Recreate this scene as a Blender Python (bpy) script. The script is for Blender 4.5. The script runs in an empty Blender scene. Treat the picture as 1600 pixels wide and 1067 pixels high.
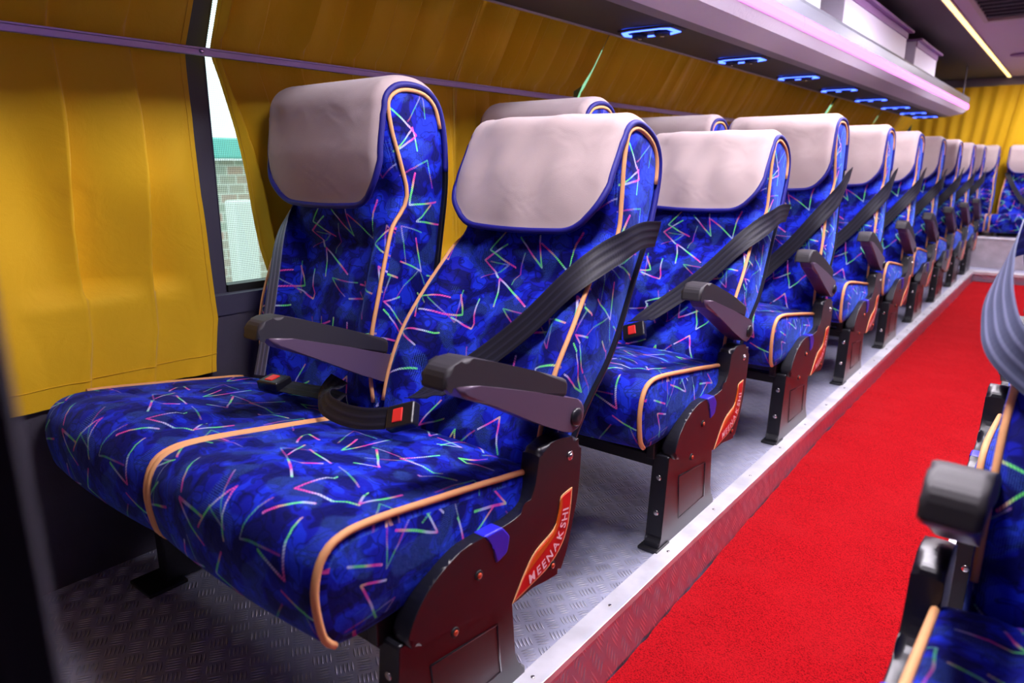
import bpy, bmesh, math, random
from mathutils import Vector, Matrix

random.seed(7)
sc = bpy.context.scene
COL = sc.collection

# ---------------------------------------------------------------- camera
F_PX, VPX, VPY = 1090.0, 1694.0, 259.0
pitch = math.atan((533.5 - VPY) / F_PX)
yaw = math.atan((VPX - 800) / math.hypot(F_PX, 533.5 - VPY))
cd = bpy.data.cameras.new('camera')
cam = bpy.data.objects.new('camera', cd)
COL.objects.link(cam)
cam.location = (0, 0, 1.0)
cam.rotation_euler = (math.pi / 2 - pitch, 0, yaw)
cd.sensor_width = 36.0
cd.lens = F_PX * 36.0 / 1600.0
cd.clip_start = 0.02
cd.dof.use_dof = True
cd.dof.focus_distance = 1.75
cd.dof.aperture_fstop = 3.2
sc.camera = cam

# ---------------------------------------------------------------- world, exposure
w = bpy.data.worlds.new('daylight')
sc.world = w
w.use_nodes = True
bg = w.node_tree.nodes['Background']
bg.inputs[0].default_value = (0.86, 0.93, 1.0, 1)
bg.inputs[1].default_value = 2.2
sc.view_settings.view_transform = 'Standard'
sc.view_settings.look = 'None'
sc.view_settings.exposure = 0.22
sc.view_settings.gamma = 1.0
sc.view_settings.use_curve_mapping = False

WARM_E, PINK_E, BLUE_E, CENTRE_E = 2.7, 2.3, 6.5, 70.0

# ---------------------------------------------------------------- material helpers
def lin(r, g, b):
    f = lambda c: c / 12.92 if c <= 0.04045 else ((c + 0.055) / 1.055) ** 2.4
    return (f(r / 255), f(g / 255), f(b / 255), 1)

class NT:
    def __init__(self, name):
        self.m = bpy.data.materials.new(name)
        self.m.use_nodes = True
        self.t = self.m.node_tree
        self.b = self.t.nodes['Principled BSDF']
        self.out = self.t.nodes['Material Output']
    def n(self, kind, **kw):
        nd = self.t.nodes.new(kind)
        for k, v in kw.items():
            setattr(nd, k, v)
        return nd
    def l(self, a, b):
        self.t.links.new(a, b)
    def put(self, sock, v):
        if isinstance(v, bpy.types.NodeSocket):
            self.l(v, sock)
        else:
            sock.default_value = v
    def math(self, op, a, b=None, c=None, clamp=False):
        nd = self.n('ShaderNodeMath', operation=op)
        nd.use_clamp = clamp
        self.put(nd.inputs[0], a)
        if b is not None: self.put(nd.inputs[1], b)
        if c is not None: self.put(nd.inputs[2], c)
        return nd.outputs[0]
    def vmath(self, op, a, b=None, scale=None):
        nd = self.n('ShaderNodeVectorMath', operation=op)
        self.put(nd.inputs[0], a)
        if b is not None: self.put(nd.inputs[1], b)
        if scale is not None: self.put(nd.inputs['Scale'], scale)
        return nd.outputs['Value'] if op in ('LENGTH', 'DISTANCE', 'DOT_PRODUCT') else nd.outputs[0]
    def mix(self, f, a, b):
        nd = self.n('ShaderNodeMix', data_type='RGBA')
        self.put(nd.inputs[0], f); self.put(nd.inputs[6], a); self.put(nd.inputs[7], b)
        return nd.outputs[2]
    def noise(self, vec, scale, detail=2.0, rough=0.5, dist=0.0):
        nd = self.n('ShaderNodeTexNoise')
        if vec is not None: self.l(vec, nd.inputs['Vector'])
        nd.inputs['Scale'].default_value = scale
        nd.inputs['Detail'].default_value = detail
        nd.inputs['Roughness'].default_value = rough
        nd.inputs['Distortion'].default_value = dist
        return nd
    def smooth(self, v, lo, hi):
        nd = self.n('ShaderNodeMapRange', interpolation_type='SMOOTHSTEP')
        self.put(nd.inputs[0], v)
        nd.inputs[1].default_value = lo; nd.inputs[2].default_value = hi
        nd.inputs[3].default_value = 0; nd.inputs[4].default_value = 1
        return nd.outputs[0]
    def bump(self, h, strength, dist):
        nd = self.n('ShaderNodeBump')
        nd.inputs['Strength'].default_value = strength
        nd.inputs['Distance'].default_value = dist
        self.l(h, nd.inputs['Height'])
        self.l(nd.outputs[0], self.b.inputs['Normal'])
    def obj(self): return self.n('ShaderNodeTexCoord').outputs['Object']
    def uv(self): return self.n('ShaderNodeTexCoord').outputs['UV']

def simple(name, col, rough=0.5, metal=0.0, spec=0.5, bump=None, sheen=0.0, var=0.0):
    k = NT(name)
    k.b.inputs['Base Color'].default_value = col
    k.b.inputs['Roughness'].default_value = rough
    k.b.inputs['Metallic'].default_value = metal
    k.b.inputs['Specular IOR Level'].default_value = spec
    if sheen:
        k.b.inputs['Sheen Weight'].default_value = sheen
    if var:
        nz = k.noise(k.obj(), 9.0, 4.0)
        k.l(k.mix(k.smooth(nz.outputs[0], .3, .7), tuple(c * (1 - var) for c in col[:3]) + (1,), tuple(min(1, c * (1 + var)) for c in col[:3]) + (1,)), k.b.inputs['Base Color'])
    if bump:
        nz = k.noise(k.obj(), bump[0], 3.0)
        k.bump(nz.outputs[0], bump[1], bump[2])
    return k.m

def emitter(name, col, e):
    k = NT(name)
    k.b.inputs['Base Color'].default_value = tuple(c * .08 for c in col[:3]) + (1,)
    k.b.inputs['Roughness'].default_value = .6
    k.b.inputs['Specular IOR Level'].default_value = .1
    k.b.inputs['Emission Color'].default_value = col
    k.b.inputs['Emission Strength'].default_value = e
    return k.m

def seat_fabric():
    k = NT('seat_fabric')
    uv = k.uv()
    # --- woven ground: blotches of three blues with darker scroll outlines
    wob = k.noise(uv, 14.0, 2.0)
    base = k.vmath('ADD', uv, k.vmath('SCALE', k.vmath('SUBTRACT', wob.outputs['Color'], (.5, .5, .5)), scale=0.05))
    n1 = k.noise(base, 17.0, 1.0, 0.4, 0.6).outputs[0]
    n2 = k.noise(base, 29.0, 0.0, 0.4, 1.2).outputs[0]
    c = k.mix(k.smooth(n1, .44, .50), lin(6, 8, 95), lin(14, 22, 158))
    c = k.mix(k.smooth(n1, .56, .61), c, lin(22, 46, 205))
    scroll = k.math('ABSOLUTE', k.math('SUBTRACT', n2, .5))
    c = k.mix(k.math('MULTIPLY', k.smooth(scroll, .045, .03), .6), c, lin(3, 4, 50))
    # stippled patches
    vd = k.n('ShaderNodeTexVoronoi', voronoi_dimensions='2D')
    k.l(uv, vd.inputs['Vector']); vd.inputs['Scale'].default_value = 330.0; vd.inputs['Randomness'].default_value = 0.15
    dots = k.smooth(vd.outputs['Distance'], .32, .2)
    patch = k.smooth(k.noise(uv, 15.0, 0.0).outputs[0], .53, .60)
    c = k.mix(k.math('MULTIPLY', k.math('MULTIPLY', dots, patch), .6), c, lin(80, 130, 225))
    lines_m, lines_c = None, None
    for sc_, off, thr, dim in ((7.2, (0.3, 0.7, 0), .020, 1.0), (5.6, (3.37, 1.21, 0), .016, .95), (6.3, (7.7, 5.1, 0), .014, .40)):
        v = k.vmath('ADD', k.vmath('SCALE', uv, scale=sc_), off)
        wv = k.noise(v, 1.6, 1.0)
        v = k.vmath('ADD', v, k.vmath('SCALE', k.vmath('SUBTRACT', wv.outputs['Color'], (.5, .5, .5)), scale=.10))
        vo = k.n('ShaderNodeTexVoronoi', voronoi_dimensions='2D')
        k.l(v, vo.inputs['Vector']); vo.inputs['Scale'].default_value = 1.0; vo.inputs['Randomness'].default_value = .55
        p = k.vmath('SUBTRACT', v, vo.outputs['Position'])
        rgb = k.n('ShaderNodeSeparateColor'); k.l(vo.outputs['Color'], rgb.inputs[0])
        R, G, B = rgb.outputs[0], rgb.outputs[1], rgb.outputs[2]
        def rot(vec, ang):
            nd = k.n('ShaderNodeVectorRotate', rotation_type='Z_AXIS')
            k.l(vec, nd.inputs['Vector']); k.put(nd.inputs['Angle'], ang)
            return nd.outputs[0]
        p1 = k.vmath('ADD', rot(p, k.math('MULTIPLY', R, 6.283)), (.26, .14, 0))
        def seg(vec, length):
            s = k.n('ShaderNodeSeparateXYZ'); k.l(vec, s.inputs[0])
            cx = k.math('MAXIMUM', k.math('MINIMUM', s.outputs[0], length), 0.0)
            dx = k.math('SUBTRACT', s.outputs[0], cx)
            d = k.math('SQRT', k.math('ADD', k.math('MULTIPLY', dx, dx), k.math('MULTIPLY', s.outputs[1], s.outputs[1])))
            return d, s.outputs[0]
        dA, xA = seg(p1, k.math('MULTIPLY_ADD', G, .22, .48))
        phi = k.math('MULTIPLY_ADD', B, .85, .5)
        p2 = rot(p1, k.math('MULTIPLY', phi, -1.0))
        dB, xB = seg(p2, k.math('MULTIPLY', k.math('GREATER_THAN', G, .22), k.math('MULTIPLY_ADD', R, .25, .32)))
        d = k.math('MINIMUM', dA, dB)
        m = k.math('MULTIPLY', k.smooth(d, thr, thr * .6), dim)
        tcol = k.math('FRACT', k.math('ADD', k.math('MULTIPLY', k.math('ADD', xA, xB), .95), k.math('MULTIPLY', B, 3.7)))
        cr = k.n('ShaderNodeValToRGB')
        els = cr.color_ramp.elements
        els[0].position = 0; els[0].color = lin(228, 62, 165)
        els[1].position = 1; els[1].color = lin(228, 62, 165)
        for pos, cl in ((.18, lin(230, 95, 185)), (.30, lin(205, 190, 245)), (.45, lin(190, 215, 240)), (.56, lin(110, 245, 130)), (.74, lin(120, 250, 120)), (.86, lin(225, 180, 150))):
            e = els.new(pos); e.color = cl
        k.l(tcol, cr.inputs[0])
        stitch = k.math('MULTIPLY_ADD', k.math('SINE', k.math('MULTIPLY', k.math('ADD', xA, xB), 150.0)), .30, .72)
        m = k.math('MULTIPLY', m, stitch)
        c = k.mix(m, c, cr.outputs[0])
    k.l(c, k.b.inputs['Base Color'])
    k.b.inputs['Roughness'].default_value = .75
    k.b.inputs['Specular IOR Level'].default_value = .15
    k.b.inputs['Sheen Weight'].default_value = .55
    k.b.inputs['Sheen Roughness'].default_value = .35
    k.b.inputs['Sheen Tint'].default_value = lin(90, 130, 255)
    nb = k.noise(uv, 38.0, 3.0, .6)
    k.bump(nb.outputs[0], .35, .006)
    return k.m

def tread_plate(name='tread_plate', metal=.65, rough=.28, fine=1.0):
    k = NT(name)
    o = k.obj()
    mp = k.n('ShaderNodeMapping')
    mp.inputs['Rotation'].default_value = (0, 0, math.radians(33)); mp.inputs['Scale'].default_value = (24, 24, 24)
    # fold z into y so that risers carry the pattern as well
    s0 = k.n('ShaderNodeSeparateXYZ'); k.l(o, s0.inputs[0])
    cx = k.n('ShaderNodeCombineXYZ')
    k.l(k.math('ADD', s0.outputs[0], k.math('MULTIPLY', s0.outputs[2], 1.0)), cx.inputs[0]); k.l(s0.outputs[1], cx.inputs[1])
    k.l(cx.outputs[0], mp.inputs['Vector'])
    v = mp.outputs[0]
    fr = k.vmath('SUBTRACT', k.vmath('FRACTION', v), (.5, .5, .5))
    s = k.n('ShaderNodeSeparateXYZ'); k.l(fr, s.inputs[0])
    fl = k.n('ShaderNodeSeparateXYZ'); k.l(k.vmath('FLOOR', v), fl.inputs[0])
    par = k.math('ABSOLUTE', k.math('MODULO', k.math('ADD', fl.outputs[0], fl.outputs[1]), 2.0))
    def sel(a, b):
        nd = k.n('ShaderNodeMix', data_type='FLOAT')
        k.l(par, nd.inputs[0]); k.l(a, nd.inputs[2]); k.l(b, nd.inputs[3]); return nd.outputs[0]
    along, across = sel(s.outputs[0], s.outputs[1]), sel(s.outputs[1], s.outputs[0])
    bars = k.math('COSINE', k.math('MULTIPLY', across, 2 * math.pi * 5))
    lens = k.math('SUBTRACT', .85, k.math('MULTIPLY', k.math('MULTIPLY', along, along), 5.5))
    h = k.math('MAXIMUM', k.math('ADD', k.math('MULTIPLY', bars, .5), k.math('SUBTRACT', lens, .6)), 0.0)
    msk = k.smooth(k.math('ABSOLUTE', across), .5, .44)
    h = k.math('MULTIPLY', h, msk)
    k.bump(h, fine, .0065)
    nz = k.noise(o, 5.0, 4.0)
    gr = k.mix(nz.outputs[0], (.50, .52, .70, 1), (.70, .72, .92, 1))  # lavender tint of the coloured lights and blue seats put into the aluminium
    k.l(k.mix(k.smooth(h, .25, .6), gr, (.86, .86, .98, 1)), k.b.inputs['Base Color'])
    k.b.inputs['Metallic'].default_value = metal
    nr = k.noise(o, 30.0, 3.0)
    k.l(k.math('MULTIPLY_ADD', nr.outputs[0], .2, rough), k.b.inputs['Roughness'])
    return k.m

def carpet():
    k = NT('carpet')
    o = k.obj()
    n1 = k.noise(o, 260.0, 3.0, .7).outputs[0]
    n2 = k.noise(o, 5.0, 3.0).outputs[0]
    c = k.mix(k.smooth(n1, .36, .52), lin(138, 3, 10), lin(218, 17, 30))
    c = k.mix(k.math('MULTIPLY', k.smooth(n2, .45, .65), .25), c, lin(222, 34, 42))
    k.l(c, k.b.inputs['Base Color'])
    k.b.inputs['Roughness'].default_value = .95
    k.b.inputs['Specular IOR Level'].default_value = .1
    k.bump(n1, .9, .012)
    return k.m

def curtain_cloth():
    k = NT('curtain_cloth')
    o = k.obj()
    nz = k.noise(o, 3.0, 3.0).outputs[0]
    c = k.mix(nz, lin(216, 168, 14), lin(232, 186, 26))
    k.l(c, k.b.inputs['Base Color'])
    k.b.inputs['Roughness'].default_value = .68
    k.b.inputs['Specular IOR Level'].default_value = .2
    k.b.inputs['Sheen Weight'].default_value = .2
    wv = k.noise(o, 420.0, 1.0).outputs[0]
    wr = k.noise(o, 11.0, 4.0, .5, .6).outputs[0]
    k.bump(k.math('ADD', k.math('MULTIPLY', wv, .05), wr), .35, .012)
    tr = k.n('ShaderNodeBsdfTranslucent'); tr.inputs[0].default_value = lin(214, 160, 20)
    ms = k.n('ShaderNodeMixShader'); ms.inputs[0].default_value = .015
    k.l(k.b.outputs[0], ms.inputs[1]); k.l(tr.outputs[0], ms.inputs[2]); k.l(ms.outputs[0], k.out.inputs[0])
    return k.m

def window_glass():
    k = NT('window_glass')
    o = k.obj()
    s = k.n('ShaderNodeSeparateXYZ'); k.l(o, s.inputs[0])
    cx = k.n('ShaderNodeCombineXYZ'); k.l(s.outputs[1], cx.inputs[0]); k.l(s.outputs[2], cx.inputs[1])
    vd = k.n('ShaderNodeTexVoronoi', voronoi_dimensions='2D')
    k.l(cx.outputs[0], vd.inputs['Vector']); vd.inputs['Scale'].default_value = 190.0; vd.inputs['Randomness'].default_value = 0.0
    dot = k.smooth(vd.outputs['Distance'], .42, .34)
    tp = k.n('ShaderNodeBsdfTransparent'); tp.inputs[0].default_value = (.80, .97, .90, 1)
    gl = k.n('ShaderNodeBsdfGlossy'); gl.inputs['Roughness'].default_value = .02; gl.inputs[0].default_value = (1, 1, 1, 1)
    m1 = k.n('ShaderNodeMixShader'); m1.inputs[0].default_value = .05
    k.l(tp.outputs[0], m1.inputs[1]); k.l(gl.outputs[0], m1.inputs[2])
    k.b.inputs['Base Color'].default_value = lin(40, 60, 62); k.b.inputs['Roughness'].default_value = .6
    m2 = k.n('ShaderNodeMixShader')
    k.l(k.math('MULTIPLY', dot, .55), m2.inputs[0])
    k.l(m1.outputs[0], m2.inputs[1]); k.l(k.b.outputs[0], m2.inputs[2]); k.l(m2.outputs[0], k.out.inputs[0])
    return k.m

def brick():
    k = NT('brick')
    o = k.obj()
    s = k.n('ShaderNodeSeparateXYZ'); k.l(o, s.inputs[0])
    cx = k.n('ShaderNodeCombineXYZ'); k.l(s.outputs[1], cx.inputs[0]); k.l(s.outputs[2], cx.inputs[1])
    br = k.n('ShaderNodeTexBrick')
    k.l(cx.outputs[0], br.inputs['Vector'])
    br.inputs['Scale'].default_value = 3.0
    br.inputs['Color1'].default_value = lin(200, 165, 150); br.inputs['Color2'].default_value = lin(180, 190, 175); br.inputs['Mortar'].default_value = lin(225, 225, 215)
    k.l(br.outputs[0], k.b.inputs['Base Color']); k.b.inputs['Roughness'].default_value = .9
    return k.m

def cover_cloth():
    k = NT('cover_cloth')
    o = k.obj()
    nz = k.noise(o, 6.0, 3.0).outputs[0]
    k.l(k.mix(nz, lin(166, 150, 147), lin(182, 165, 162)), k.b.inputs['Base Color'])
    k.b.inputs['Roughness'].default_value = .85; k.b.inputs['Specular IOR Level'].default_value = .2
    k.b.inputs['Sheen Weight'].default_value = .3
    wv = k.noise(o, 700.0, 1.0).outputs[0]
    wr = k.noise(o, 8.0, 2.0, .5, .8).outputs[0]
    k.bump(k.math('ADD', k.math('MULTIPLY', wv, .06), wr), .30, .02)
    return k.m

def webbing(name='webbing', c0=lin(21, 21, 32), c1=lin(33, 33, 47)):
    k = NT(name)
    uv = k.uv()
    s = k.n('ShaderNodeSeparateXYZ'); k.l(uv, s.inputs[0])
    st = k.math('SINE', k.math('MULTIPLY', s.outputs[0], 2 * math.pi * 60))
    k.l(k.mix(k.smooth(st, .2, .9), c0, c1), k.b.inputs['Base Color'])
    k.b.inputs['Roughness'].default_value = .55
    k.b.inputs['Specular IOR Level'].default_value = .3
    k.bump(st, .3, .001)
    return k.m

M = {}
M['fabric'] = seat_fabric()
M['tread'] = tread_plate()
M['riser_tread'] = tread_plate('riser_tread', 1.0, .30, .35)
M['carpet'] = carpet()
M['curtain'] = curtain_cloth()
M['glass'] = window_glass()
M['brick'] = brick()
M['cover'] = cover_cloth()
M['belt'] = webbing()
M['belt_lit'] = webbing('webbing_lit', lin(78, 84, 108), lin(112, 118, 146))  # same webbing with the light it catches put into paler colours
M['tan'] = simple('tan_piping', lin(226, 164, 108), .7, bump=(900, .3, .001))
M['navy'] = simple('navy_piping', lin(14, 14, 120), .6)
M['black'] = simple('black_plastic', lin(17, 17, 24), .34, spec=.5, bump=(600, .06, .001))
M['pad'] = simple('armrest_pad', lin(44, 42, 46), .55, bump=(500, .15, .001))
M['under'] = simple('grey_plastic', lin(92, 74, 94), .32)
M['steel_black'] = simple('black_steel', lin(20, 20, 24), .45)
M['chrome'] = simple('bolt_metal', (.55, .52, .5, 1), .25, 1.0)
M['copper'] = simple('copper_bolt', lin(200, 80, 50), .35, .6)
M['latch'] = simple('blue_latch', lin(34, 30, 190), .4)
M['red'] = simple('sticker_red', lin(214, 24, 24), .35)
M['cream'] = simple('sticker_cream', lin(246, 190, 130), .4)
M['orange'] = simple('sticker_orange', lin(214, 96, 20), .35)
M['letter'] = simple('sticker_letter', lin(250, 220, 226), .4)
M['button'] = simple('buckle_red', lin(232, 50, 44), .4)
M['buckle'] = simple('buckle_black', lin(24, 24, 30), .35)
M['alu'] = simple('brushed_aluminium', (.78, .78, .84, 1), .38, .5, bump=(80, .08, .002), var=.12)
M['rod'] = simple('rod_aluminium', (.42, .40, .46, 1), .35, .7)
M['wall'] = simple('wall_vinyl', lin(66, 62, 74), .6, bump=(120, .15, .003), var=.1)
M['pillar'] = simple('pillar_vinyl', lin(62, 60, 78), .55, bump=(160, .1, .002))
M['rubber'] = simple('rubber', lin(18, 18, 20), .6)
M['rackface'] = simple('rack_vinyl', lin(224, 214, 228), .5, bump=(70, .35, .004))
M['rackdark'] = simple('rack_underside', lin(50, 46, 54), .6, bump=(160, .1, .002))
M['stripedge'] = simple('rack_wall_strip', lin(186, 176, 184), .5)
M['rackedge'] = simple('rack_edge', lin(128, 120, 130), .5)
M['profile'] = simple('rack_profile', lin(120, 124, 140), .35, .3)
M['box'] = simple('box_panel', lin(222, 214, 236), .45)
M['lip'] = simple('box_lip', lin(150, 110, 165), .5)
M['ceil'] = simple('ceiling_vinyl', lin(60, 62, 62), .7, bump=(90, .1, .003))
M['ceilmid'] = simple('ceiling_centre', lin(178, 164, 178), .6)
M['vent'] = simple('vent_dark', lin(40, 38, 44), .6)
M['ventframe'] = simple('vent_frame', lin(150, 140, 130), .4)
M['mauve'] = simple('speaker_mauve', lin(128, 92, 140), .6)
M['riser'] = simple('riser_panel', lin(196, 186, 192), .5, .35, bump=(140, .3, .003), var=.15)
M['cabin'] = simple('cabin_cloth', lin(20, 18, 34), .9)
M['teal'] = simple('teal_paint', lin(120, 205, 195), .6)
M['greenwall'] = simple('green_paint', lin(150, 205, 160), .7)
M['white'] = simple('white_paint', lin(232, 236, 230), .6)
M['ground'] = simple('ground', lin(180, 176, 168), .9)
M['led_warm'] = emitter('led_warm', (1.0, .66, .24, 1), WARM_E)
M['led_pink'] = emitter('led_pink', (1.0, .21, .84, 1), PINK_E)
M['led_blue'] = emitter('led_blue', (.045, .10, 1.0, 1), BLUE_E)
M['led_centre'] = emitter('led_centre', (.96, .89, 1.0, 1), CENTRE_E)

# ---------------------------------------------------------------- mesh helpers
def smoothstep(a, b, x):
    t = max(0.0, min(1.0, (x - a) / (b - a)))
    return t * t * (3 - 2 * t)

def catmull(pts, per, closed=True):
    n = len(pts); out = []
    rng = range(n) if closed else range(n - 1)
    for i in rng:
        g = (lambda j: pts[j % n]) if closed else (lambda j: pts[max(0, min(n - 1, j))])
        p0, p1, p2, p3 = g(i - 1), g(i), g(i + 1), g(i + 2)
        for q in range(per):
            t = q / per
            out.append(tuple(.5 * ((2 * b) + (-a + c) * t + (2 * a - 5 * b + 4 * c - d) * t * t + (-a + 3 * b - 3 * c + d) * t ** 3)
                             for a, b, c, d in zip(p0, p1, p2, p3)))
    if not closed: out.append(tuple(pts[-1]))
    return out

def resample(pts, n, closed=True):
    P = [Vector(p) for p in pts]
    if closed: P.append(P[0])
    L = [0]
    for a, b in zip(P, P[1:]): L.append(L[-1] + (b - a).length)
    out = []; j = 0
    for i in range(n):
        t = L[-1] * i / (n if closed else n - 1)
        while j < len(L) - 2 and L[j + 1] < t: j += 1
        f = (t - L[j]) / max(1e-9, L[j + 1] - L[j])
        out.append(P[j].lerp(P[j + 1], min(1, f)))
    return out

class MB:
    def __init__(self):
        self.bm = bmesh.new(); self.uvl = self.bm.loops.layers.uv.new('UVMap'); self.mats = []
    def mi(self, mat):
        if mat not in self.mats: self.mats.append(mat)
        return self.mats.index(mat)
    def grid(self, rows, mat, uvs=None, closed_v=False, smooth=True):
        # rows: list of rows of points
        V = [[self.bm.verts.new(p) for p in r] for r in rows]
        m = self.mi(mat); nr, nc = len(V), len(V[0])
        for i in range(nr - 1):
            for j in range(nc if closed_v else nc - 1):
                j2 = (j + 1) % nc
                try: f = self.bm.faces.new((V[i][j], V[i + 1][j], V[i + 1][j2], V[i][j2]))
                except ValueError: continue
                f.smooth = smooth; f.material_index = m
                if uvs:
                    jj = j + 1
                    for lp, uvv in zip(f.loops, (uvs[i][j], uvs[i + 1][j], uvs[i + 1][jj], uvs[i][jj])):
                        lp[self.uvl].uv = uvv
        return V
    def cap(self, verts, mat, uvf=None, smooth=False):
        try: f = self.bm.faces.new(verts)
        except ValueError: return
        f.material_index = self.mi(mat); f.smooth = smooth
        if uvf:
            for lp in f.loops: lp[self.uvl].uv = uvf(lp.vert.co)
    def box(self, lo, hi, mat, bevel=0.0, seg=2, rot=None, at=None):
        lo, hi = Vector(lo), Vector(hi)
        r = bmesh.ops.create_cube(self.bm, size=1.0)
        vs = r['verts']; c = (lo + hi) / 2; d = hi - lo
        for v in vs: v.co = Vector((v.co.x * d.x, v.co.y * d.y, v.co.z * d.z)) + c
        fs = list({f for v in vs for f in v.link_faces})
        m = self.mi(mat)
        for f in fs: f.material_index = m
        if bevel:
            es = list({e for v in vs for e in v.link_edges})
            b = bmesh.ops.bevel(self.bm, geom=es, offset=bevel, segments=seg, affect='EDGES', profile=.5)
            vs = list({v for f in b['faces'] for v in f.verts} | {v for v in vs if v.is_valid})
            for f in b['faces']: f.material_index = m
        if rot is not None:
            bmesh.ops.rotate(self.bm, verts=[v for v in vs if v.is_valid], cent=at if at else c, matrix=rot)
        return vs
    def prism(self, pts, axis, a, b, mat, bevel=0.0, seg=2, smooth=False):
        # polygon pts extruded along axis ('x','y') from a to b
        def mk(p, t):
            return (t, p[0], p[1]) if axis == 'x' else ((p[0], t, p[1]) if axis == 'y' else (p[0], p[1], t))
        A = [self.bm.verts.new(mk(p, a)) for p in pts]; B = [self.bm.verts.new(mk(p, b)) for p in pts]
        m = self.mi(mat); n = len(pts); fs = []
        fs.append(self.bm.faces.new(A)); fs.append(self.bm.faces.new(B[::-1]))
        for i in range(n):
            f = self.bm.faces.new((A[i], B[i], B[(i + 1) % n], A[(i + 1) % n])); fs.append(f)
            f.smooth = smooth
        for f in fs: f.material_index = m
        if bevel:
            es = list(fs[0].edges) + list(fs[1].edges)
            r = bmesh.ops.bevel(self.bm, geom=es, offset=bevel, segments=seg, affect='EDGES', profile=.5)
            for f in r['faces']: f.material_index = m; f.smooth = True
    def tube(self, pts, r, mat, n=8, closed=False):
        P = [Vector(p) for p in pts]; N = len(P); rows = []
        ref = Vector((0, 0, 1)); prev = None
        for i, p in enumerate(P):
            a = P[(i - 1) % N] if closed or i > 0 else p
            b = P[(i + 1) % N] if closed or i < N - 1 else p
            t = (b - a)
            if t.length < 1e-9: t = Vector((0, 1, 0))
            t.normalize()
            if prev is None:
                u = t.cross(ref)
                if u.length < .1: u = t.cross(Vector((1, 0, 0)))
            else: u = prev - t * prev.dot(t)
            if u.length < 1e-6: u = t.cross(Vector((1, 0, 0)))
            u.normalize(); prev = u; w_ = t.cross(u)
            rows.append([p + (u * math.cos(k * 2 * math.pi / n) + w_ * math.sin(k * 2 * math.pi / n)) * r for k in range(n)])
        if closed: rows.append(rows[0])
        V = self.grid(rows, mat, closed_v=True)
        if not closed:
            self.cap(V[0], mat); self.cap(V[-1][::-1], mat)
    def disc(self, c, axis, r, h, mat, n=16, dome=0.0):
        c = Vector(c); ax = Vector(axis).normalized()
        u = ax.orthogonal().normalized(); v = ax.cross(u)
        rows = []
        prof = [(r, 0), (r, h)] + ([(r * math.cos(t), h + dome * math.sin(t)) for t in (.4, .8, 1.2)] if dome else [(r * .9, h)])
        for rr, hh in prof:
            rows.append([c + ax * hh + (u * math.cos(k * 2 * math.pi / n) + v * math.sin(k * 2 * math.pi / n)) * rr for k in range(n)])
        V = self.grid(rows, mat, closed_v=True)
        self.cap(V[-1], mat); self.cap(V[0][::-1], mat)
    def ribbon(self, pts, nrm, width, mat, thick=.0016):
        # flat strap along pts; nrm = outward normal per point
        P = [Vector(p) for p in pts]; N = [Vector(q).normalized() for q in nrm]
        top, bot, uv = [], [], []; L = 0
        for i, p in enumerate(P):
            t = (P[min(i + 1, len(P) - 1)] - P[max(i - 1, 0)]).normalized()
            s = t.cross(N[i]).normalized(); nn = s.cross(t).normalized()
            if i: L += (p - P[i - 1]).length
            h = width / 2
            top.append([p + s * h * q + nn * thick for q in (-1, -.5, 0, .5, 1)])
            bot.append([p + s * h * q for q in (-1, -.5, 0, .5, 1)])
            uv.append([(h * q, L) for q in (-1, -.5, 0, .5, 1)])
        ring = [a + b[::-1] for a, b in zip(top, bot)]
        ruv = [u_ + u_[::-1] + [u_[0]] for u_ in uv]
        V = self.grid(ring, mat, uvs=ruv, closed_v=True, smooth=False)
        self.cap(V[0], mat); self.cap(V[-1][::-1], mat)
    def build(self, name, parent=None, loc=None, rot=None, sx=1, auto=None):
        bm = self.bm
        if sx < 0:
            for v in bm.verts: v.co.x = -v.co.x
        bmesh.ops.remove_doubles(bm, verts=bm.verts, dist=1e-6)
        bmesh.ops.recalc_face_normals(bm, faces=bm.faces)
        me = bpy.data.meshes.new(name)
        bm.to_mesh(me); bm.free()
        for mt in self.mats: me.materials.append(mt)
        o = bpy.data.objects.new(name, me)
        COL.objects.link(o)
        if parent: o.parent = parent
        if loc is not None: o.location = loc
        if rot is not None: o.rotation_euler = rot
        return o

def thing(name, label, cat, loc=(0, 0, 0), group=None):
    o = bpy.data.objects.new(name, None); COL.objects.link(o)
    o.empty_display_size = .1
    o.location = loc; o['label'] = label; o['category'] = cat
    if group: o['group'] = group
    return o

def tag(o, label, cat, group=None):
    o['label'] = label; o['category'] = cat
    if group: o['group'] = group
    return o

def struct(o):
    o['kind'] = 'structure'; return o

def kids(o): return [c for c in COL.objects if c.parent is o]

def dup(root):
    r = root.copy(); COL.objects.link(r)
    for ch in kids(root):
        c = ch.copy(); COL.objects.link(c); c.parent = r
        for g in kids(ch):
            d = g.copy(); COL.objects.link(d); d.parent = c
    return r

# ---------------------------------------------------------------- setting
XL = -1.80          # inner wall, left
XR = 0.98           # inner wall, right
YF, YB = -0.6, 9.85  # front end (closed by an added wall), rear bulkhead
ZC = 1.95
FL = -0.11          # aisle floor
def wall_x(z):
    return -1.83 if z < 1.28 else -1.83 + (z - 1.28) * .55

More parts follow.
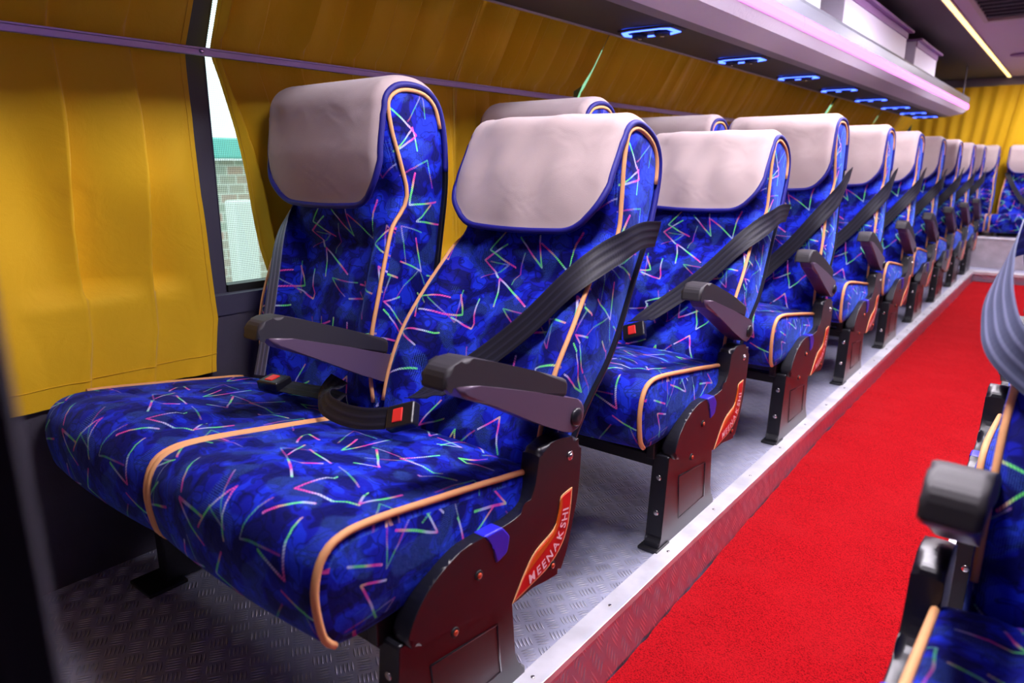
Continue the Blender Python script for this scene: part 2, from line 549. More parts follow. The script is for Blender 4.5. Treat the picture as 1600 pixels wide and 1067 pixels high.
mb = MB(); mb.box((XL - .1, YF, -.12), (-.70, 8.12, 0), M['tread'])
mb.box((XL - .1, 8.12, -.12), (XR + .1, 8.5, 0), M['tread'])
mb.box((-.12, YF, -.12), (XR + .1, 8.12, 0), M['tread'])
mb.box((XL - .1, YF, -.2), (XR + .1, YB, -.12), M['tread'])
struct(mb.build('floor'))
mb = MB(); mb.box((XL - .06, YF, 0), (XL + .002, YB, .62), M['wall']); mb.box((XL - .06, YF, .60), (XL + .006, YB, .655), M['pillar'])
z0, z1 = 1.50, ZC + .02
mb.prism([(wall_x(z0) - .05, z0), (wall_x(z0) + .002, z0), (wall_x(z1) + .002, z1), (wall_x(z1) - .05, z1)], 'y', YF, YB, M['wall'])
struct(mb.build('wall_left'))
mb = MB(); mb.box((XR, YF, -.1), (XR + .06, YB, ZC), M['wall']); struct(mb.build('wall_right'))
mb = MB(); mb.box((XL - .1, YF - .06, -.2), (XR + .1, YF, ZC + .02), M['wall']); struct(mb.build('wall_front_block'))  # unseen wall added to keep the windscreen daylight out
mb = MB(); mb.box((XL - .2, YB, -.1), (XR + .1, YB + .06, ZC + .02), M['wall'])
mb.box((XL - .1, YB - .05, 1.84), (XR, YB, ZC), M['rackedge'], .01); struct(mb.build('wall_rear'))
mb = MB()
mb.box((-1.75, YF, ZC), (-.80, YB, ZC + .03), M['ceil'])
mb.box((-.05, YF, ZC), (XR, YB, ZC + .03), M['ceil'])
mb.box((-.80, YF, ZC), (-.05, YB, ZC + .03), M['ceilmid'])
struct(mb.build('ceiling'))
# raised rear platform under the last row
mb = MB(); mb.box((XL + .02, 8.5, -.1), (XR, YB, .29), M['riser']); mb.box((XL + .02, 8.485, .285), (XR, 8.6, .30), M['alu'], .003)
struct(mb.build('trim_1'))
# edge trims of the aisle well
def edge_trim(n, x0, x1, y0, y1, lip):
    mb = MB()
    mb.box((x0, y0, 0), (x1, y1, .005), M['alu'], .001)
    if lip == 'x+': mb.box((x1 - .003, y0, -.022), (x1, y1, .004), M['alu'])
    if lip == 'x-': mb.box((x0, y0, -.022), (x0 + .003, y1, .004), M['alu'])
    if lip == 'y-': mb.box((x0, y0, -.022), (x1, y0 + .003, .004), M['alu'])
    y = y0 + .06
    while lip != 'y-' and y < y1:
        mb.disc(((x0 + x1) / 2, y, .005), (0, 0, 1), .0045, .0012, M['chrome'], 10, .001); y += .30
    struct(mb.build('trim_%d' % n))
# sloping tread riser between platform edge and carpet
def carpet_edge(y): return -.690 + .042 * max(0, min(1, (2.9 - y) / 1.8))
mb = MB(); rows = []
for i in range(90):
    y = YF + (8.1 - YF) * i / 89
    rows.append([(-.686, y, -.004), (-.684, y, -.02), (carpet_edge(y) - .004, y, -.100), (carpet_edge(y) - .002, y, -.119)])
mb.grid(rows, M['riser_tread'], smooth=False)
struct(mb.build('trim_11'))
edge_trim(2, -.735, -.685, YF, 8.12, 'x+')
edge_trim(3, -.135, -.085, YF, 8.12, 'x-')
edge_trim(4, -.735, -.085, 8.07, 8.2, 'y-')

# window pillars
PIL = [(-.85, -.79), (.93, 1.02), (2.68, 2.76), (4.50, 4.58), (6.22, 6.30), (7.90, 7.98)]
for i, (a, b) in enumerate(PIL):
    mb = MB()
    mb.prism([(-1.88, .62), (-1.835, .62), (-1.835, 1.28), (wall_x(1.62) - .004, 1.62), (wall_x(1.62) - .06, 1.62), (-1.88, 1.28)], 'y', a, b, M['pillar'], .004)
    struct(mb.build('trim_%d' % (5 + i)))
# glass between pillars
edges = [YF] + [v for p in PIL for v in p] + [YB]
for i in range(0, len(edges), 2):
    a, b = edges[i], edges[i + 1]
    if b - a < .2: continue
    mb = MB()
    zs = [.64, 1.28, 1.56]
    mb.grid([[(wall_x(z) - .022 - (.0 if z > 1 else 0), y, z) for y in (a, b)] for z in zs], M['glass'], smooth=False)
    mb.box((-1.875, a, .655), (-1.83, b, .675), M['rubber'])
    struct(mb.build('window_%d' % (i // 2 + 1)))

# carpet
mb = MB()
rows = []
ny = 220
for i in range(ny + 1):
    y = YF + (8.10 - YF) * i / ny
    xa = carpet_edge(y) + random.uniform(-.003, .003)
    rows.append([(xa, y, FL + .004), (xa + .006, y, FL + .016 + random.uniform(-.002, .002)), (-.41, y, FL + .017), (-.135, y, FL + .016)])
mb.grid(rows, M['carpet'])
tag(mb.build('aisle_carpet'), 'bright red carpet runner along the sunken aisle', 'carpet')

# ---------------------------------------------------------------- curtains
def curtain(name, ya, yb, z0, z1, nf, amp, seed, label, cat='curtain', group=None, gather=None, hem=True, join=(1, 1)):
    rnd = random.Random(seed)
    ph = [rnd.uniform(0, 6.28) for _ in range(6)]
    nu, nv = max(60, int(nf * 44)), 46
    rows, uvs = [], []
    for j in range(nv + 1):
        z = z0 + (z1 - z0) * j / nv
        row = []
        # cloth is pinned under the rail at 1.28 and hangs freer away from it
        free = min(1.0, abs(z - 1.275) / .35)
        A = amp * (.30 + .70 * free) if z < 1.28 else amp * (.30 + .55 * min(1, abs(z - 1.275) / .12))
        for i in range(nu + 1):
            u = i / nu
            uu = u + .012 * math.sin(6.28 * (2 * u) + ph[0])
            if gather: uu = gather(u)
            y = ya(z) + (yb(z) - ya(z)) * u
            f = math.sin(6.283 * nf * uu + ph[1] + .5 * math.sin(5 * z + ph[2]) * (1 if z < 1.28 else .2))
            q = (nf * uu + ph[1] + .10 * math.sin(4 * z + ph[2]) * (1 if z < 1.28 else .2) + .22 * math.sin(6.283 * 1.7 * u + ph[5])) % 1.0
            saw = (q / .93) ** 1.3 if q < .93 else smoothstep(1, .93, q)
            f = 1.9 * saw - .95 + .18 * f
            f2 = math.sin(6.283 * nf * .47 * uu + ph[3] + 1.5 * z)
            bulge = .012 * math.sin(9 * z + 7 * u + ph[4]) * free
            ed = smoothstep(0, .05, min(u + (0 if join[0] else 1), 1 - u + (0 if join[1] else 1)))
            off = (A * (.80 * f + .50 * f2) + bulge * (z < 1.25)) * ed
            x = wall_x(z) + .038 + off
            if abs(z - 1.276) < .05: x = min(x, -1.7765)
            if z > 1.42: x = max(x, wall_x(z) + .012)
            if z < .70: x = max(x, -1.783 + .006 * f)
            if z < .60: x = min(x, -1.771)
            row.append((x, y, z))
        rows.append(row)
    mb = MB(); mb.grid(rows, M['curtain'])
    if hem:
        hz = [j for j in range(nv + 1)][2]
        mb.tube([(p[0] + .0012, p[1], p[2] + .002) for p in rows[hz]], .0011, M['curtain'], 5)
        for e in (0, nu):
            k = 3 if e == 0 else nu - 3
            mb.tube([(r[k][0] + .0012, r[k][1], r[k][2]) for r in rows], .0009, M['curtain'], 5)
    o = mb.build(name)
    tag(o, label, cat, group)
    return o

def interp(tab):
    def f(z):
        if z <= tab[0][0]: return tab[0][1]
        for (a, va), (b, vb) in zip(tab, tab[1:]):
            if z <= b: return va + (vb - va) * (z - a) / (b - a)
        return tab[-1][1]
    return f
const = lambda v: (lambda z: v)
CT = 1.545
G = 'yellow curtains along the left windows'
curtain('window_curtain', const(-.55), const(-.003), .42, CT, 4, .036, 1, 'yellow window curtain beside the driver end, out past the left picture edge', group=G)
curtain('window_curtain', const(.0), interp([(.46, .93), (.6, .955), (.77, .945), (.93, .94), (1.12, .95), (1.28, .948), (1.6, .965)]), .455, CT, 4.6, .042, 2,
        'yellow curtain hanging behind the front window seat, left of the bare window gap', group=G, join=(1, 0))
curtain('window_curtain', interp([(.5, 1.19), (.77, 1.125), (.95, 1.094), (1.1, 1.060), (1.22, 1.030), (1.28, 1.012), (1.6, 1.010)]), const(1.9199), .47, CT, 9, .036, 3,
        'yellow curtain right of the bare window gap, behind the front headrests', group=G, join=(0, 1))
curtain('window_curtain', const(1.9201), interp([(.6, 2.60), (1.28, 2.66), (1.6, 2.68)]), .47, CT, 10, .036, 4, 'yellow curtain with tight gathers over the second row headrest', group=G, join=(1, 0))
curtain('window_curtain', interp([(.6, 2.80), (1.28, 2.719), (1.6, 2.734)]), const(3.6499), .47, CT, 12, .036, 5, 'curtain just right of the dark slit under the nearest reading lamp', group=G, join=(0, 1))
curtain('window_curtain', const(3.6501), const(4.5739), .47, CT, 12, .034, 6, 'curtain between the first and second reading lamps', group=G)
curtain('window_curtain', const(4.5741), const(6.22), .47, CT, 19, .036, 8, 'curtain left of the first bright green slit, above the third row', group=G, join=(1, 0))
curtain('window_curtain', interp([(1.0, 6.27), (1.545, 6.33)]), const(7.88), .47, CT, 19, .036, 9, 'curtain between the two bright green slits', group=G, join=(0, 0))
curtain('window_curtain', interp([(1.0, 7.955), (1.545, 8.04)]), const(9.70), .47, CT, 19, .036, 10, 'farthest side curtain, right of the last green slit', group=G, join=(0, 1))

# rear curtain drapes across the back wall
def rear_curtain(x0, x1, seed, label, sweep):
    rnd = random.Random(seed); p = [rnd.uniform(0, 6.28) for _ in range(4)]
    rows = []; nu, nv = 130, 30
    for j in range(nv + 1):
        z = .32 + (1.86 - .32) * j / nv
        k = (1.86 - z)
        row = []
        for i in range(nu + 1):
            u = i / nu
            x = x0 + (x1 - x0) * u + sweep(u, z)
            f = math.sin(6.283 * 8 * u + p[0] + .6 * k) + .5 * math.sin(6.283 * 3.3 * u + p[1])
            row.append((x, YB - .075 - .02 - .016 * f * (.6 + .4 * min(1, k)), z))
        rows.append(row)
    mb = MB(); mb.grid(rows, M['curtain'])
    tag(mb.build('rear_curtain'), label, 'curtain', 'yellow drapes across the rear window')
rear_curtain(-1.68, -.60, 21, 'yellow drape over the rear window behind the left rows', lambda u, z: -.22 * u * u * (1.86 - z) / 1.5)
rear_curtain(-.66, .88, 22, 'yellow drape over the rear window behind the middle rear seat', lambda u, z: -.16 * (1 - u) * (1.86 - z) / 1.5)

# rail across the curtains
mb = MB()
mb.box((-1.772, YF, 1.266), (-1.764, 9.8, 1.286), M['rod'], .002)
mb.box((-1.768, YF, 1.281), (-1.760, 9.8, 1.286), M['rod'], .001)
for y in (-.82 + .3, .975, 2.72, 4.54, 6.26, 7.94):
    mb.disc((-1.764, y, 1.277), (1, 0, 0), .006, .003, M['chrome'], 12, .002)
tag(mb.build('curtain_rail'), 'slim aluminium rail pinning the side curtains along the windows', 'rail')

# ---------------------------------------------------------------- luggage racks
def luggage_rack(mir, label):
    fx = lambda x: x if not mir else -.82 - x
    root = thing('luggage_rack', label, 'luggage rack', (fx(-1.3), 4.3, 1.5), 'overhead luggage racks')
    inv = root.location
    y0, y1 = YF + .1 - inv.y, 8.9 - inv.y
    def part(name, pts, mat, bev=.0, yy=None):
        mb = MB(); a, b = yy if yy else (y0, y1)
        mb.prism([(fx(x) - inv.x, z - inv.z) for x, z in pts], 'y', a, b, mat, bev)
        return mb.build(name, root)
    part('underside', [(-1.53, 1.504), (-1.235, 1.500), (-1.235, 1.515), (-1.53, 1.519)], M['rackdark'])
    part('wall_strip', [(-1.605, 1.520), (-1.53, 1.500), (-1.53, 1.522), (-1.605, 1.54)], M['stripedge'], .003)
    part('edge_strip', [(-1.237, 1.497), (-1.19, 1.505), (-1.19, 1.516), (-1.237, 1.513)], M['rackedge'], .002)
    part('face_panel', [(-1.19, 1.503), (-1.075, 1.528), (-1.075, 1.545), (-1.19, 1.52)], M['rackface'])
    part('recess', [(-1.074, 1.5275), (-1.040, 1.562), (-1.045, 1.575), (-1.080, 1.545)], M['rackface'])
    y = y0; k = 0
    while y < y1 - .05:
        yn = min(y + 1.9, y1)
        part('led_strip', [(-1.047, 1.565), (-1.030, 1.567), (-1.026, 1.592), (-1.030, 1.616), (-1.047, 1.618)], M['led_pink'], 0, (y + .003, yn - .003)); y = yn
    part('profile', [(-1.050, 1.616), (-1.033, 1.618), (-1.028, 1.665), (-1.034, 1.682), (-1.055, 1.682)], M['profile'], .002)
    part('shelf', [(-1.605, 1.545), (-1.05, 1.585), (-1.05, 1.60), (-1.605, 1.56)], M['rackdark'])
    return root
luggage_rack(False, 'white luggage rack with glowing pink edge above the left seats')
luggage_rack(True, 'luggage rack with pink edge above the right seats, outside the picture')

# hanger strut at rear of left rack
mb = MB(); mb.box((-1.055, 8.52, 1.66), (-1.045, 8.545, 1.95), M['profile'], .002)
tag(mb.build('rack_hanger'), 'thin pale strut between the left rack and ceiling near the rear', 'strut')

# boxes standing on the rack
def rack_box(y0, y1, z1, label, dark_end=False):
    t = thing('rack_box', label, 'box', (-1.2, (y0 + y1) / 2, 1.60), 'pale boxes on the left luggage rack')
    h = (y1 - y0) / 2
    mb = MB(); mb.box((-.2, -h, .0), (.138, h, z1 - 1.60), M['box'], .006); mb.build('body', t)
    mb = MB(); mb.box((-.2, -h, z1 - 1.60), (.172, h + .05, z1 - 1.585), M['lip'], .004)
    mb.box((.136, -h, z1 - 1.64), (.144, h, z1 - 1.60), M['lip'], .002); mb.build('lid', t)
    if dark_end:
        mb = MB()
        for a, b, c, d in ((-.2, -.17, 0, .26), (.108, .134, 0, .26), (-.17, .108, .0, .03), (-.17, .108, .225, .255)):
            mb.box((a, h, c), (b, h + .02, d), M['profile'], .003)
        mb.box((-.17, h, .03), (.108, h + .008, .225), M['vent']); mb.build('end_frame', t)
rack_box(4.02, 5.60, 1.865, 'long white box on the left luggage rack, nearest to the camera')
rack_box(5.95, 6.85, 1.86, 'grey box with framed dark end farther along the left luggage rack', True)
rack_box(1.9, 3.62, 1.865, 'pale box on the left rack, left of the black gap, cut by picture top')
mb = MB(); mb.tube([(-1.19, 3.78, 1.61), (-1.19, 3.79, 1.70), (-1.18, 3.80, 1.80), (-1.18, 3.79, 1.93)], .055, M['rubber'], 12)
for k in range(6): mb.tube([(-1.13 + .002 * k, 3.74 + .02 * k, 1.61), (-1.135, 3.75 + .018 * k, 1.72), (-1.13, 3.74 + .02 * k, 1.93)], .009, M['rubber'], 6)
tag(mb.build('cable_bundle'), 'black cable bundle rising between boxes on the left rack', 'cables')

# reading lamp units under the left rack
def reading_light():
    t = thing('reading_light', '', 'reading light', (-1.372, 2.57, 1.4985), 'blue lit reading lamps under the left rack')
    hexa = [(-.115, 0), (-.085, .066), (.06, .072), (.11, .045), (.112, -.05), (.08, -.068), (-.05, -.078), (-.09, -.065)]
    mb = MB()
    def ring(k, dz): return [(x * k, y * k, dz) for x, y in hexa]
    R = [ring(1.12, .0), ring(1.1, -.006), ring(.98, -.008), ring(.98, .0)]
    mb.grid(R + [R[0]], M['rackdark'], closed_v=True, smooth=False); mb.build('bezel', t)
    mb = MB(); R = [ring(.98, -.004), ring(.97, -.0105), ring(.79, -.0105), ring(.78, -.004)]
    mb.grid(R + [R[0]], M['led_blue'], closed_v=True, smooth=False); mb.build('light_ring', t)
    mb = MB(); mb.prism([(x * .78, y * .78) for x, y in hexa], 'z', -.006, .0, M['vent']); mb.build('panel', t)
    for x in (-.05, .045):
        mb = MB(); mb.disc((x, .012, -.004), (0, 0, -1), .03, .014, M['vent'], 18, .006)
        mb.disc((x, .012, -.012), (0, 0, -1), .008, .012, M['chrome'], 10, .002); mb.build('air_nozzle', t)
    return t
names = ['nearest blue reading lamp ring under the left rack', 'second blue reading lamp under the left rack', 'third blue reading lamp under the left rack', 'fourth blue reading lamp under the left rack',
         'fifth blue reading lamp under the left rack', 'sixth blue reading lamp under the left rack', 'seventh blue reading lamp under the left rack, next to last', 'farthest small blue reading lamp under the left rack']
rl = reading_light()
ys = [2.57, 3.50, 4.38, 5.26, 6.19, 7.12, 7.95, 8.62]
extra = [(1.66, 'blue reading lamp above the front window seat, above the picture top'), (.74, 'blue reading lamp above the curtain at left, above the picture top')]
for i, y in enumerate(ys):
    o = rl if i == 0 else dup(rl)
    o.location.y = y; o['label'] = names[i]
for y, lb in extra:
    o = dup(rl); o.location.y = y; o['label'] = lb

# ceiling strips and vent
def warm_strip(x, label):
    t = thing('ceiling_strip_light', label, 'strip light', (x, 4.6, ZC), 'warm ceiling strip lights')
    y = -.5
    while y < 9.6:
        mb = MB(); mb.box((-.014, y - 4.6 + .01, -.012), (.014, min(y + 1.48, 9.72) - 4.6, -.001), M['led_warm'], .002); mb.build('tube', t); y += 1.5
    mb = MB(); mb.box((-.026, -5.1, -.006), (-.016, 5.14, 0), M['ventframe']); mb.box((.016, -5.1, -.006), (.026, 5.14, 0), M['ventframe']); mb.build('channel', t)
warm_strip(-.785, 'warm yellow strip light along the ceiling above the aisle')
warm_strip(-.035, 'warm strip light on the far ceiling edge, outside the picture')
t = thing('ceiling_vent', 'dark framed air vent in the pale ceiling centre', 'vent', (-.43, 5.3, ZC))
mb = MB()
for a, b, c, d in ((-.24, -.21, -.62, .62), (.21, .24, -.62, .62), (-.21, .21, -.62, -.58), (-.21, .21, .56, .62)):
    mb.box((a, c, -.025), (b, d, 0), M['ventframe'], .004)
mb.build('frame', t)
mb = MB(); mb.box((-.21, -.58, -.008), (.21, .56, 0), M['vent'])
for k in range(9): mb.box((-.21, -.54 + k * .12, -.02), (.21, -.53 + k * .12, -.006), M['vent'])
mb.build('grille', t)
mb = MB(); mb.disc((-.56, 7.9, ZC), (0, 0, -1), .1, .012, M['mauve'], 24, .006)
tag(mb.build('ceiling_speaker'), 'mauve round speaker on the pale rear ceiling', 'speaker')
for k, y in enumerate((.95, 2.1, 3.2, 4.3, 6.9, 8.8)):  # some are added fill: they brighten the seat covers and rear drape
    t = thing('ceiling_lamp', ['ceiling lamp over the front of the aisle, above the picture', 'added fill lamp second from the front, above the picture', 'third ceiling lamp from the front, above the picture', 'added fill lamp just ahead of the vent, above the picture', 'ceiling lamp behind the dark air vent, past the right edge', 'added rearmost fill lamp, past the right edge'][k], 'lamp', (-.40 if y < 5 else -.27, y, ZC), 'ceiling lamps above the aisle')
    mb = MB(); mb.box((-.14, -.24, -.014), (.14, .24, -.004), M['led_centre'], .004); mb.build('diffuser', t)
    mb = MB()
    for a, b, c, d in ((-.16, -.14, -.26, .26), (.14, .16, -.26, .26), (-.14, .14, -.26, -.24), (-.14, .14, .24, .26)): mb.box((a, c, -.018), (b, d, 0), M['ventframe'], .002)
    mb.build('frame', t)

# ---------------------------------------------------------------- seats
EDGE = [(-.06, .0), (.06, -.04), (.18, -.05), (.30, -.03), (.42, .0), (.51, .025), (.58, .0), (.66, -.038), (.73, -.053), (.775, -.02), (.793, .04), (.787, .105), (.745, .155),
        (.65, .185), (.51, .195), (.3, .165), (.13, .115), (-.03, .09), (-.075, .05)]
PROF = resample(catmull(EDGE, 8), 110)
NP = len(PROF)
def pnormal(P, i):
    t = (P[(i + 1) % len(P)] - P[(i - 1) % len(P)]).normalized()
    return Vector((-t.y, t.x))     # (s,d) plane
_c = sum((pnormal(PROF, i).dot(PROF[i] - sum(PROF, Vector((0, 0))) / NP) for i in range(NP)))
SGN = 1 if _c > 0 else -1
PN = [pnormal(PROF, i) * SGN for i in range(NP)]
i_top = max(range(NP), key=lambda i: PROF[i].x)
def half_w(s): return .231 + (.212 - .231) * smoothstep(.22, .52, s)
def centre_off(s, a):
    # a = |x| / half width; offset of the front surface in d at the seat centre
    inner = 1 - smoothstep(.50, .86, a)
    rec = .052 * smoothstep(-.02, .12, s) * (1 - smoothstep(.34, .50, s))
    neck = -.028 * smoothstep(.40, .50, s) * (1 - smoothstep(.56, .64, s))
    head = -.012 * smoothstep(.60, .68, s) * (1 - smoothstep(.74, .79, s))
    g = 0
    for s0 in (.40, .25, .12):
        g += .012 * math.exp(-((s - s0) / .010) ** 2)
    crown = -.018 * (1 - a * a) * smoothstep(.05, .2, s) * (1 - smoothstep(.34, .5, s))
    seam = .010 * math.exp(-((a - .68) / .035) ** 2) * (1 - smoothstep(.42, .5, s)) * smoothstep(0, .08, s)
    return (rec + crown + neck + head + g) * inner + seam
RB = .020
def back_point(i, a, sgn, grow=0.0):
    """a in [0,1+]: 0..1 across the flat part; 1..2 the rounded edge"""
    s, d = PROF[i]; n = PN[i]
    wv = half_w(s)
    fr = max(0.0, -n.y) if s < .78 else 0
    if a <= 1:
        x = a * (wv - RB)
        p = Vector((s, d)) + Vector((0, centre_off(s, x / wv))) * min(1, fr * 1.6)
        p += n * grow
    else:
        th = (a - 1) * math.pi / 2
        x = wv - RB + (RB + grow) * math.sin(th)
        p = Vector((s, d)) - n * (RB * (1 - math.cos(th))) + n * grow * math.cos(th)
    return Vector((sgn * x, p.y, p.x))       # x, back(d)=y, s=z
ARC = [0]
for i in range(NP): ARC.append(ARC[-1] + (PROF[(i + 1) % NP] - PROF[i]).length)

def backrest_mesh(mb):
    st = [-2, -1.75, -1.5, -1.25] + [-1 + k / 11 for k in range(23)] + [1.25, 1.5, 1.75, 2]
    rows, uvs = [], []
    for a in st:
        sg = -1 if a < 0 else 1
        rows.append([back_point(i, abs(a), sg) for i in range(NP)])
        uvs.append([(rows[-1][i % NP].x + (a > 1) * (a - 1) * .01 + 3, ARC[i]) for i in range(NP + 1)])
    V = mb.grid(rows, M['fabric'], uvs=uvs, closed_v=True)
    for k, sg in ((0, -1), (-1, 1)):
        ring = V[k]
        # inner puffed ring
        cx = [(v.co.copy()) for v in ring]
        pr = []
        for i in range(NP):
            q = PROF[i] - PN[i] * (RB + .022)
            pr.append(Vector((sg * (half_w(PROF[i].x) + .007), q.y, q.x)))
        W = [mb.bm.verts.new(p) for p in pr]
        m = mb.mi(M['fabric'])
        uvf = lambda co: (co.y * 1.0 + 7.3, co.z + .4)
        for i in range(NP):
            j = (i + 1) % NP
            f = mb.bm.faces.new((ring[i], ring[j], W[j], W[i])); f.smooth = True; f.material_index = m
            for lp in f.loops: lp[mb.uvl].uv = uvf(lp.vert.co)
        mb.cap(W, M['fabric'], uvf, True)

i_lo = min(range(i_top), key=lambda i: abs(PROF[i].x - .02))
def edge_piping(mb, sg, mat, r, i0, i1, a=1.55, grow=.003):
    pts = []
    for i in range(i0, i1 + 1):
        k = i % NP
        t = smoothstep(.44, .53, PROF[k].x)
        e = back_point(k, a, sg, grow)
        q = PROF[k] - PN[k] * (RB + .008)
        pts.append(e.lerp(Vector((sg * (half_w(PROF[k].x) + .006), q.y, q.x)), t))
    mb.tube(pts, r, mat, 8)

def cover_mesh(mb, wr):
    # cloth cap from the front of the head over the top to the back
    i_bk = min(range(i_top, NP - 4), key=lambda i: abs(PROF[i].x - .60))
    nv = 56
    st = [-1.9, -1.7, -1.45, -1.2] + [-1 + k / 12 for k in range(25)] + [1.2, 1.45, 1.7, 1.9]
    rnd = random.Random(wr); ph = [rnd.uniform(0, 6.28) for _ in range(6)]
    def start(ax):           # lower edge with rounded corners
        x = (ax * (.212 - RB) if ax <= 1 else .212 - RB + RB * math.sin((ax - 1) * math.pi / 2)) / .212
        t = max(0, (x - .60) / .40)
        s0 = .482 + .014 * x * x + .095 * (1 - math.sqrt(max(0, 1 - t * t)))
        return s0
    front = [i for i in range(i_top + 1)]
    def idx_at(s):
        for i in range(i_lo, i_top):
            if PROF[i].x <= s <= PROF[i + 1].x: return i + (s - PROF[i].x) / max(1e-9, PROF[i + 1].x - PROF[i].x)
        return i_lo
    rows, uvs = [], []
    for a in st:
        ax = abs(a); sg = -1 if a < 0 else 1
        f0 = idx_at(start(ax)); row = []
        for j in range(nv + 1):
            f = f0 + (i_bk - f0) * j / nv
            i = int(f); t = f - i
            g = .0065
            p = back_point(i % NP, ax, sg, g).lerp(back_point((i + 1) % NP, ax, sg, g), t)
            if i < i_top and p.z < .70:
                e = ax if ax <= 1 else 1
                rr = RB * (1 - math.cos(max(0, ax - 1) * math.pi / 2))
                yl = -.066 + .052 * ((.70 - p.z) / .21) ** 2 * .8 - .006 * (1 - e * e) + rr
                p.y += (min(p.y, yl) - p.y) * smoothstep(.775, .60, p.z)
            if j < nv * .5 and wr:
                wgt = math.sin(math.pi * min(1, j / (nv * .5))) * (1 - min(1, max(0, ax - .7) / .5))
                d = .0085 * wgt * (math.sin(13 * p.x * 3 + 16 * p.z + ph[0]) * .5 + .5 * math.sin(41 * p.x - 9 * p.z + ph[1]) + .4 * math.sin(70 * p.x + 25 * p.z + ph[2]))
                p.y -= d
            if j == 0: p.y -= .002
            row.append(p)
        rows.append(row)
        uvs.append([(row[0].x, ARC[i_lo] + j * .01) for j in range(nv + 1)])
    mb.grid(rows, M['cover'])
    return rows
def cover_trim(mb, rows):
    path = [rows[0][j] for j in range(len(rows[0]) - 1, -1, -1)] + [r[0] for r in rows[1:-1]] + list(rows[-1])
    path = resample([tuple(p) for p in path], 150, False)
    mb.tube(path, .0072, M['navy'], 8)

def shell_mesh(mb):
    # black moulded shell on the rear of the backrest
    i0 = min(range(i_top, NP), key=lambda i: abs(PROF[i].x - .70)); i1 = NP - 6
    st = [-2.02, -1.7, -1.35, -1] + [k / 5 for k in range(-4, 5)] + [1, 1.35, 1.7, 2.02]
    rows = []
    for a in st:
        sg = -1 if a < 0 else 1
        rows.append([back_point(i, abs(a), sg, .010) for i in range(i0, i1)])
    inner = []
    for a in st:
        sg = -1 if a < 0 else 1
        inner.append([back_point(i, abs(a), sg, -.004) for i in range(i0, i1)])
    V = mb.grid(rows, M['black']); W = mb.grid(inner, M['black'])
    n = len(rows[0])
    loopA = [V[k][0] for k in range(len(st))] + [V[-1][j] for j in range(1, n)] + [V[k][-1] for k in range(len(st) - 2, -1, -1)] + [V[0][j] for j in range(n - 2, 0, -1)]
    loopB = [W[k][0] for k in range(len(st))] + [W[-1][j] for j in range(1, n)] + [W[k][-1] for k in range(len(st) - 2, -1, -1)] + [W[0][j] for j in range(n - 2, 0, -1)]
    m = mb.mi(M['black'])
    for i in range(len(loopA)):
        j = (i + 1) % len(loopA)
        f = mb.bm.faces.new((loopA[i], loopA[j], loopB[j], loopB[i])); f.material_index = m

def belt_loose(mb):
    # right-hand seats: the belt bows out over the aisle-side bolster before it crosses the lap
    ctrl = [((-.250, .17, .575), (-1, .3, 0)), ((-.262, .09, .540), (-1, -.2, 0)), ((-.268, .02, .475), (-1, -.5, 0)), ((-.264, -.03, .405), (-.9, -.8, 0)), ((-.238, -.068, .34), (-.6, -1, 0)), ((-.16, -.05, .285), (0, -1, 0)),
            ((-.06, -.03, .235), (0, -1, 0)), ((.05, -.04, .18), (0, -1, .0)), ((.165, -.10, .075), (0, -1, .3))]
    mb.ribbon(catmull([c[0] for c in ctrl], 10, False), catmull([c[1] for c in ctrl], 10, False), .060, M['belt_lit'])

def belt_aisle(mb):
    # outer side is -x in the local frame (aisle): anchor at the outer back edge, over the bolster, down to the inner hip
    ctrl = [((-.246, .172, .582), (-1, .5, 0)), ((-.249, .10, .545), (-1, 0, 0)), ((-.249, .040, .495), (-1, -.25, 0)), ((-.233, -.012, .435), (-.7, -1, 0)), ((-.19, -.036, .365), (-.15, -1, .1)),
            ((-.125, -.036, .275), (0, -1, .0)), ((-.06, -.040, .197), (0, -1, .0)), ((-.005, -.062, .125), (0, -1, .1)), ((.018, -.100, .072), (0, -1, .2)), ((.012, -.150, .045), (0, -1, .3))]
    P = catmull([c[0] for c in ctrl], 10, False); N = catmull([c[1] for c in ctrl], 10, False)
    mb.ribbon(P, N, .060, M['belt'])

def belt_window(mb):
    # hangs down along the window side of the backrest
    ctrl = [((.226, .09, .52), (.5, -1, 0)), ((.200, .02, .475), (.3, -1, 0)), ((.172, -.03, .40), (.1, -1, 0)), ((.150, -.06, .28), (.0, -1, 0)), ((.134, -.085, .15), (0, -1, 0)), ((.12, -.11, .035), (0, -1, .2))]
    P = catmull([c[0] for c in ctrl], 10, False); N = catmull([c[1] for c in ctrl], 10, False)
    mb.ribbon(P, N, .046, M['belt_lit'])

